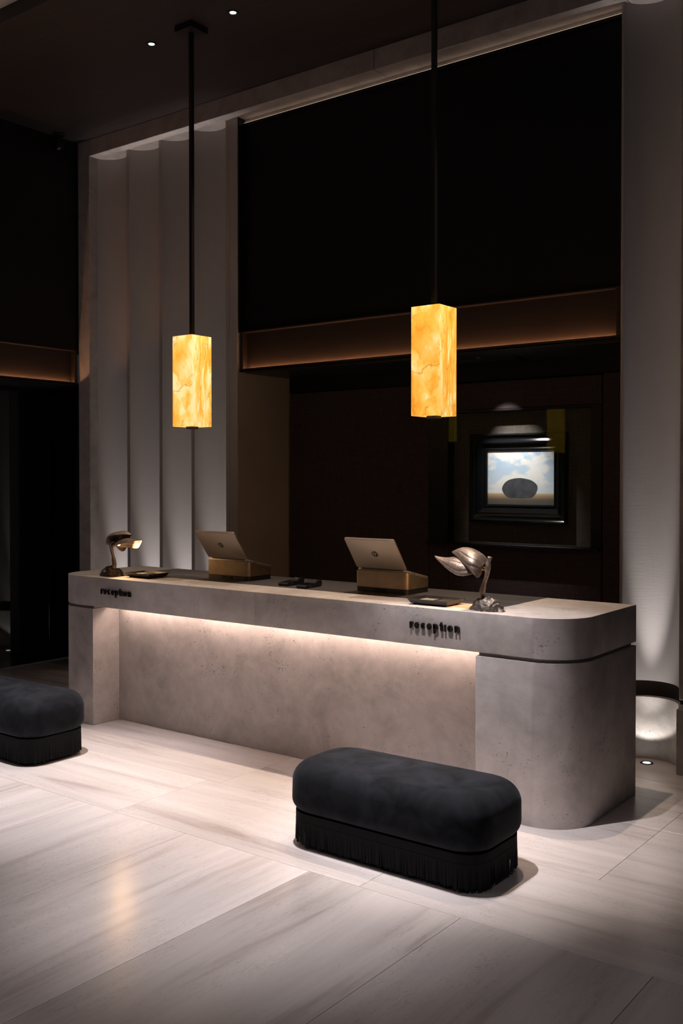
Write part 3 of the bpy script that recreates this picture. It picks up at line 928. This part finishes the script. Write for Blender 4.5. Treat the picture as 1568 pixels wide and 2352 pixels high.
# ------------------------------------------------------------------ card terminals
def terminal(x, y, rz, label):
    root = empty('card_terminal', (x, y, ZT), label, 'card terminal', 'card terminals')
    M = Matrix.Translation((x, y, ZT+0.0012)) @ Matrix.Rotation(R(rz), 4, 'Z')
    def put(name, bm, m, par, sm=False):
        bmesh.ops.transform(bm, matrix=M, verts=bm.verts); return obj(name, bm, m, par, sm)
    # body: wedge outline in side view, higher at the far end
    bm = nb()
    prof = [(0.0, 0.004), (0.004, 0.0), (0.175, 0.0), (0.19, 0.012), (0.19, 0.036), (0.182, 0.043), (0.135, 0.043), (0.115, 0.030), (0.006, 0.022), (0.0, 0.017)]
    Lf = [bm.verts.new((-0.038, p[0], p[1])) for p in prof]; Rt = [bm.verts.new((0.038, p[0], p[1])) for p in prof]
    n = len(prof)
    bm.faces.new(Lf); bm.faces.new(list(reversed(Rt)))
    for i in range(n): bm.faces.new((Lf[i], Rt[i], Rt[(i+1) % n], Lf[(i+1) % n]))
    put('body', bm, M_PLAST, root)
    bm = box(-0.032, 0.032, 0.012, 0.108, 0.0, 0.0012)
    bmesh.ops.transform(bm, matrix=Matrix.Translation((0, 0, 0.0218)) @ Matrix.Rotation(0.0735, 4, 'X'), verts=bm.verts)
    put('screen', bm, M_SCREEN, root)
    put('sensor_window', box(-0.010, 0.010, 0.148, 0.158, 0.043, 0.0445, 0.0006, 1), M_GLEAM, root)
    put('card_slot', box(-0.028, 0.028, -0.0008, 0.002, 0.006, 0.009), M_BLACK, root)
    put('side_button', box(0.0375, 0.0392, 0.05, 0.058, 0.012, 0.016), M_GLEAM, root)
    return root
terminal(-4.345, 5.075, 3, 'black card terminal lying left of its twin between the laptops')
terminal(-4.150, 5.030, 5, 'black card terminal lying right of its twin between the laptops')

# ------------------------------------------------------------------ trays with writing things
def tray(cx, cy, label, zb=ZT):
    root = empty('desk_tray', (cx, cy, zb), label, 'tray', 'black desk trays')
    hx, hy, f = 0.135, 0.100, 0.016
    bm = nb()
    def ring(ix, iy, z): return [bm.verts.new((cx+sx*ix, cy+sy*iy, z)) for sx, sy in ((-1, -1), (1, -1), (1, 1), (-1, 1))]
    zf = zb+0.008
    A = ring(hx-f, hy-f, zf); B = ring(hx, hy, zf+0.026); C = ring(hx-0.006, hy-0.006, zf+0.026); D = ring(hx-f-0.005, hy-f-0.005, zf+0.006)
    bm.faces.new(list(reversed(A)))
    for P_, Q in ((A, B), (B, C), (C, D)):
        for i in range(4): bm.faces.new((P_[i], P_[(i+1) % 4], Q[(i+1) % 4], Q[i]))
    bm.faces.new(D)
    obj('body', bm, M_TRAY, root)
    for sx in (-1, 1):
        for sy in (-1, 1):
            obj('foot', lathe([(0.0, 0.0), (0.007, 0.0), (0.009, 0.0085), (0.0, 0.0085)], 12, (cx+sx*(hx-0.035), cy+sy*(hy-0.035), zb)), M_TRAY, root, 40)
    obj('divider', box(cx-0.002, cx+0.002, cy-hy+f+0.006, cy+hy-f-0.006, zf+0.006, zf+0.018), M_TRAY, root)
    obj('insert', box(cx+0.004, cx+hx-f-0.008, cy-hy+f+0.008, cy+hy-f-0.008, zf+0.0062, zf+0.016, 0.002, 1), M_ROCK, root)
    obj('brass_clip', box(cx+0.012, cx+0.045, cy-hy+f+0.004, cy-hy+f+0.010, zf+0.016, zf+0.024, 0.001, 1), M_BRASS, root)
    return root
def notepad(cx, cy, label):
    root = empty('notepad', (cx, cy, ZT+0.0145), label, 'notepad', 'notepads in the trays')
    z = ZT+0.0145
    obj('pages', box(cx-0.047, cx+0.047, cy-0.066, cy+0.066, z, z+0.008, 0.0005, 1), M_PAPER, root)
    obj('binding', box(cx-0.048, cx+0.048, cy+0.058, cy+0.0675, z, z+0.009, 0.001, 1), M_TRAY, root)
    return root
tray(-3.025, 4.885, 'black desk tray on small feet beside the right leaf lamp')
notepad(-3.025-0.058, 4.885, 'grey notepad inside the tray by the right leaf lamp')
tray(-5.545, 4.945, 'black desk tray on small feet beside the left leaf lamp')
notepad(-5.545-0.058, 4.945, 'grey notepad inside the tray by the left leaf lamp')

# ------------------------------------------------------------------ leaf lamps
def leaf_mesh(mid, W, A, sx, org, wpow=0.8, roll=0.0, ridge=0.05, seed=0, nu=34, nv=52):
    """cupped leaf: mid = list of (x, z) along the midrib, W half width, A half opening angle"""
    bm = nb()
    def midp(u):
        k = u*(len(mid)-1); i = min(int(k), len(mid)-2); t = k-i
        p0 = mid[max(i-1, 0)]; p1 = mid[i]; p2 = mid[i+1]; p3 = mid[min(i+2, len(mid)-1)]
        f = lambda a, b, c, d: 0.5*((2*b)+(c-a)*t+(2*a-5*b+4*c-d)*t*t+(3*b-a-3*c+d)*t**3)
        return f(p0[0], p1[0], p2[0], p3[0]), f(p0[1], p1[1], p2[1], p3[1])
    grid = []
    for i in range(nu+1):
        u = i/nu
        x, z = midp(u)
        w = W*1.15*(1-0.42*u*u)*max(math.sin(math.pi*min(1, (u*0.965+0.035)**wpow)), 0.0)**0.9 + 0.0015
        row = []
        for j in range(nv+1):
            v = -1+2*j/nv
            ph = v*A + (roll if sx < 0 else -roll)
            g = sum(math.exp(-((v-c*(0.55+0.6*math.sin(math.pi*u)))/0.06)**2)*k for c, k in ((0, 1.2), (0.36, 0.9), (-0.36, 0.9), (0.70, 0.8), (-0.70, 0.8)))
            rr = w*(1 - ridge*g)
            rr *= 1 + 0.04*noise.noise(Vector((u*3+seed, v*2, 0.3)))
            yy = rr*math.sin(ph)*0.92
            zz = -rr*(1-math.cos(ph))*0.78 + 0.012*math.sin(u*7+v*2+seed)*abs(v)*w/W
            row.append(bm.verts.new((org[0]+sx*x, org[1]+yy, org[2]+z+zz)))
        grid.append(row)
    for i in range(nu):
        for j in range(nv):
            bm.faces.new((grid[i][j], grid[i+1][j], grid[i+1][j+1], grid[i][j+1]))
    bmesh.ops.recalc_face_normals(bm, faces=bm.faces)
    bmesh.ops.solidify(bm, geom=list(bm.faces), thickness=0.003)
    return bm

def leaf_lamp(cx, cy, sx, label):
    """sx=-1: leaves point to -x"""
    org = (cx, cy, ZT)
    root = empty('leaf_lamp', org, label, 'table lamp', 'bronze leaf table lamps')
    # rock base
    bm = nb()
    bmesh.ops.create_icosphere(bm, subdivisions=5, radius=1.0)
    for v in bm.verts:
        d = v.co.normalized()
        k = 1 + 0.20*noise.fractal(d*1.9+Vector((3.1*sx, 0, 1)), 0.7, 2.1, 5) + 0.06*noise.noise(d*9) + 0.035*noise.noise(d*21)
        x, y, z = d.x*0.100*k, d.y*0.068*k, d.z*0.068*k
        if z < 0: z *= 0.0
        ta = max(0.0, d.z)
        v.co = Vector((cx + x*(1-0.25*ta) , cy + y, ZT + 0.0004 + max(z, 0)))
    obj('rock_base', bm, M_ROCK, root, True)
    # stem
    bm = nb()
    px = [(-0.030, 0.045), (-0.034, 0.09), (-0.022, 0.14), (-0.004, 0.19), (0.004, 0.235), (0.006, 0.262), (0.016, 0.292)]
    pts, rad = [], []
    for k in range(len(px)-1):
        for t in (0, 0.33, 0.66):
            pts.append((cx - sx*-1*0 + (px[k][0]+(px[k+1][0]-px[k][0])*t)*(1 if sx < 0 else -1), cy, ZT+px[k][1]+(px[k+1][1]-px[k][1])*t))
            rad.append(0.0145 + 0.003*math.sin(k*2+t) - 0.0010*k*0.3)
    pts.append((cx+px[-1][0]*(1 if sx < 0 else -1), cy, ZT+px[-1][1])); rad.append(0.0145)
    tube(bm, pts, rad, 12)
    obj('stem', bm, M_LEAF, root, True)
    o = (cx, cy, ZT)
    a = -0.004 if sx < 0 else 0.004
    obj('upper_leaf', leaf_mesh([(0.014, 0.252), (0.036, 0.305), (0.09, 0.335), (0.16, 0.337), (0.225, 0.312)], 0.098, 1.45, sx, o, 0.70, -0.45, 0.085, 1.0), M_LEAF, root, True)
    obj('lower_leaf', leaf_mesh([(0.022, 0.242), (0.08, 0.272), (0.17, 0.285), (0.26, 0.278), (0.340, 0.284)], 0.084, 1.40, sx, o, 0.92, -0.35, 0.075, 4.0), M_LEAF, root, True)
    bm = nb(); tube(bm, [(cx+sx*0.012, cy, ZT+0.224), (cx+sx*0.06, cy, ZT+0.232)], 0.011, 12)
    obj('bulb_holder', bm, M_GOLD, root, True)
    obj('bulb', lathe([(0.0, 0.0), (0.008, 0.002), (0.011, 0.010), (0.008, 0.018), (0.0, 0.020)], 16, (cx+sx*0.085, cy, ZT+0.225)), emit('leaf_lamp_bulb', (1.0, 0.60, 0.22), 14.0), root, True)
    spot('leaf_lamp_light', (cx+sx*0.105, cy, ZT+0.224), (cx+sx*0.305, cy, ZT+0.109), P_DESK, 128, 0.4, (1.0, 0.60, 0.28), 0.012, root)
    return root
leaf_lamp(-2.665, 4.835, -1, 'bronze leaf table lamp on a rock base, leaves pointing left')
leaf_lamp(-5.835, 4.860, 1, 'bronze leaf table lamp on a rock base, leaves pointing right')

# ------------------------------------------------------------------ framed picture in the niche
FX0, FX1, FZ0, FZ1 = -3.965, -3.150, 1.475, 2.158
PX0, PX1, PZ0, PZ1 = -3.815, -3.255, 1.613, 2.024
pic = empty('framed_picture', (-3.55, 6.945, 1.47), 'small landscape picture in a wide stepped black lacquer frame', 'picture')
YK = 6.950
def frame_bar(bm, o, i, y_o, y_i):
    """four mitred faces from outer rectangle o at depth y_o to inner rectangle i at depth y_i"""
    q = lambda r, y: [(r[0], y, r[2]), (r[1], y, r[2]), (r[1], y, r[3]), (r[0], y, r[3])]
    O = [bm.verts.new(c) for c in q(o, y_o)]; I = [bm.verts.new(c) for c in q(i, y_i)]
    for k in range(4): bm.faces.new((O[k], O[(k+1) % 4], I[(k+1) % 4], I[k]))
steps = [(0.0, 0.000), (0.0, 0.050), (0.012, 0.058), (0.020, 0.052), (0.022, 0.044), (0.045, 0.040), (0.062, 0.048), (0.072, 0.056), (0.082, 0.052), (0.084, 0.040), (0.110, 0.030), (0.124, 0.036), (0.136, 0.034), (0.140, 0.020)]
def inset(t):
    f = t/0.140
    return (FX0+(PX0-FX0)*f, FX1+(PX1-FX1)*f, FZ0+(PZ0-FZ0)*f, FZ1+(PZ1-FZ1)*f)
bm = nb()
for (t0, d0), (t1, d1) in zip(steps[:-1], steps[1:]):
    frame_bar(bm, inset(t0), inset(t1), YK-d0, YK-d1)
bmesh.ops.remove_doubles(bm, verts=bm.verts, dist=1e-6)
M_LACQ = plain('black_lacquer', (0.008, 0.008, 0.010), 0.12, spec=0.6)
obj('picture_frame', bm, M_LACQ, pic)
obj('backboard', box(FX0+0.01, FX1-0.01, YK-0.012, YK-0.001, FZ0+0.01, FZ1-0.01), M_BLACK, pic)
cv = obj('canvas', box(PX0-0.004, PX1+0.004, YK-0.024, YK-0.013, PZ0-0.004, PZ1+0.004), sky_canvas('painted_landscape', PZ0-1.47, PZ1-1.47), pic)
# plain dark boulder shapes painted on the canvas: thin paint layers
bm = nb()
def blob(bm, cx, cz, rx, rz, y, seed, n=40):
    c = [bm.verts.new((cx + rx*math.cos(2*math.pi*i/n)*(1+0.05*noise.noise(Vector((math.cos(2*math.pi*i/n)*1.5, math.sin(2*math.pi*i/n)*1.5, seed)))),
                       y, cz + rz*(math.sin(2*math.pi*i/n) if math.sin(2*math.pi*i/n) > -0.8 else -0.8)*(1+0.08*noise.noise(Vector((math.cos(2*math.pi*i/n)*1.5, math.sin(2*math.pi*i/n)*1.5, seed+5)))))) for i in range(n)]
    f = bm.faces.new(c)
    r = bmesh.ops.extrude_face_region(bm, geom=[f])
    bmesh.ops.translate(bm, verts=[v for v in r['geom'] if isinstance(v, bmesh.types.BMVert)], vec=(0, 0.0006, 0))
blob(bm, -3.540, PZ0+0.118, 0.150, 0.088, YK-0.0245, 2.0)
obj('painted_boulder', bm, plain('boulder_paint', (0.060, 0.062, 0.075), 0.6, var=0.35, scale=22), cv)
spot('picture_spot', (-3.66, 6.50, 2.68), (-3.56, 6.93, 1.80), P_ART, 50, 1.0, (1.0, 0.95, 0.95), 0.01)
ps = empty('picture_downlight', (-3.66, 6.50, 2.708), 'tiny black picture spot recessed in the niche soffit', 'downlight')
obj('trim_ring', lathe([(0.016, 0.001), (0.018, -0.006), (0.026, -0.007), (0.028, 0.0)], 24, (-3.66, 6.50, 2.708)), M_BLACKM, ps, True)
obj('lens', lathe([(0.0, -0.002), (0.016, -0.001)], 24, (-3.66, 6.50, 2.708)), M_DISC, ps, True)

# ------------------------------------------------------------------ dome camera under the ceiling
sc_ = empty('security_camera', (-7.72, 5.83, CEIL), 'small dark dome camera under the ceiling by the left wall', 'camera')
c0 = (-7.72, 5.83, CEIL)
obj('mount', lathe([(0.0, 0.0), (0.058, 0.0), (0.060, -0.012), (0.026, -0.022), (0.022, -0.060), (0.0, -0.060)], 28, c0), M_PLAST, sc_, 40)
obj('body', lathe([(0.0, -0.060), (0.046, -0.060), (0.052, -0.080), (0.050, -0.110), (0.0, -0.110)], 28, c0), M_PLAST, sc_, 40)
obj('dome', lathe([(0.046, -0.110), (0.045, -0.125), (0.036, -0.147), (0.020, -0.159), (0.0, -0.163)], 28, c0), M_GLOSSB, sc_, True)
obj('lens', lathe([(0.0, -0.1635), (0.010, -0.162), (0.013, -0.156)], 20, c0), M_SCREEN, sc_, True)
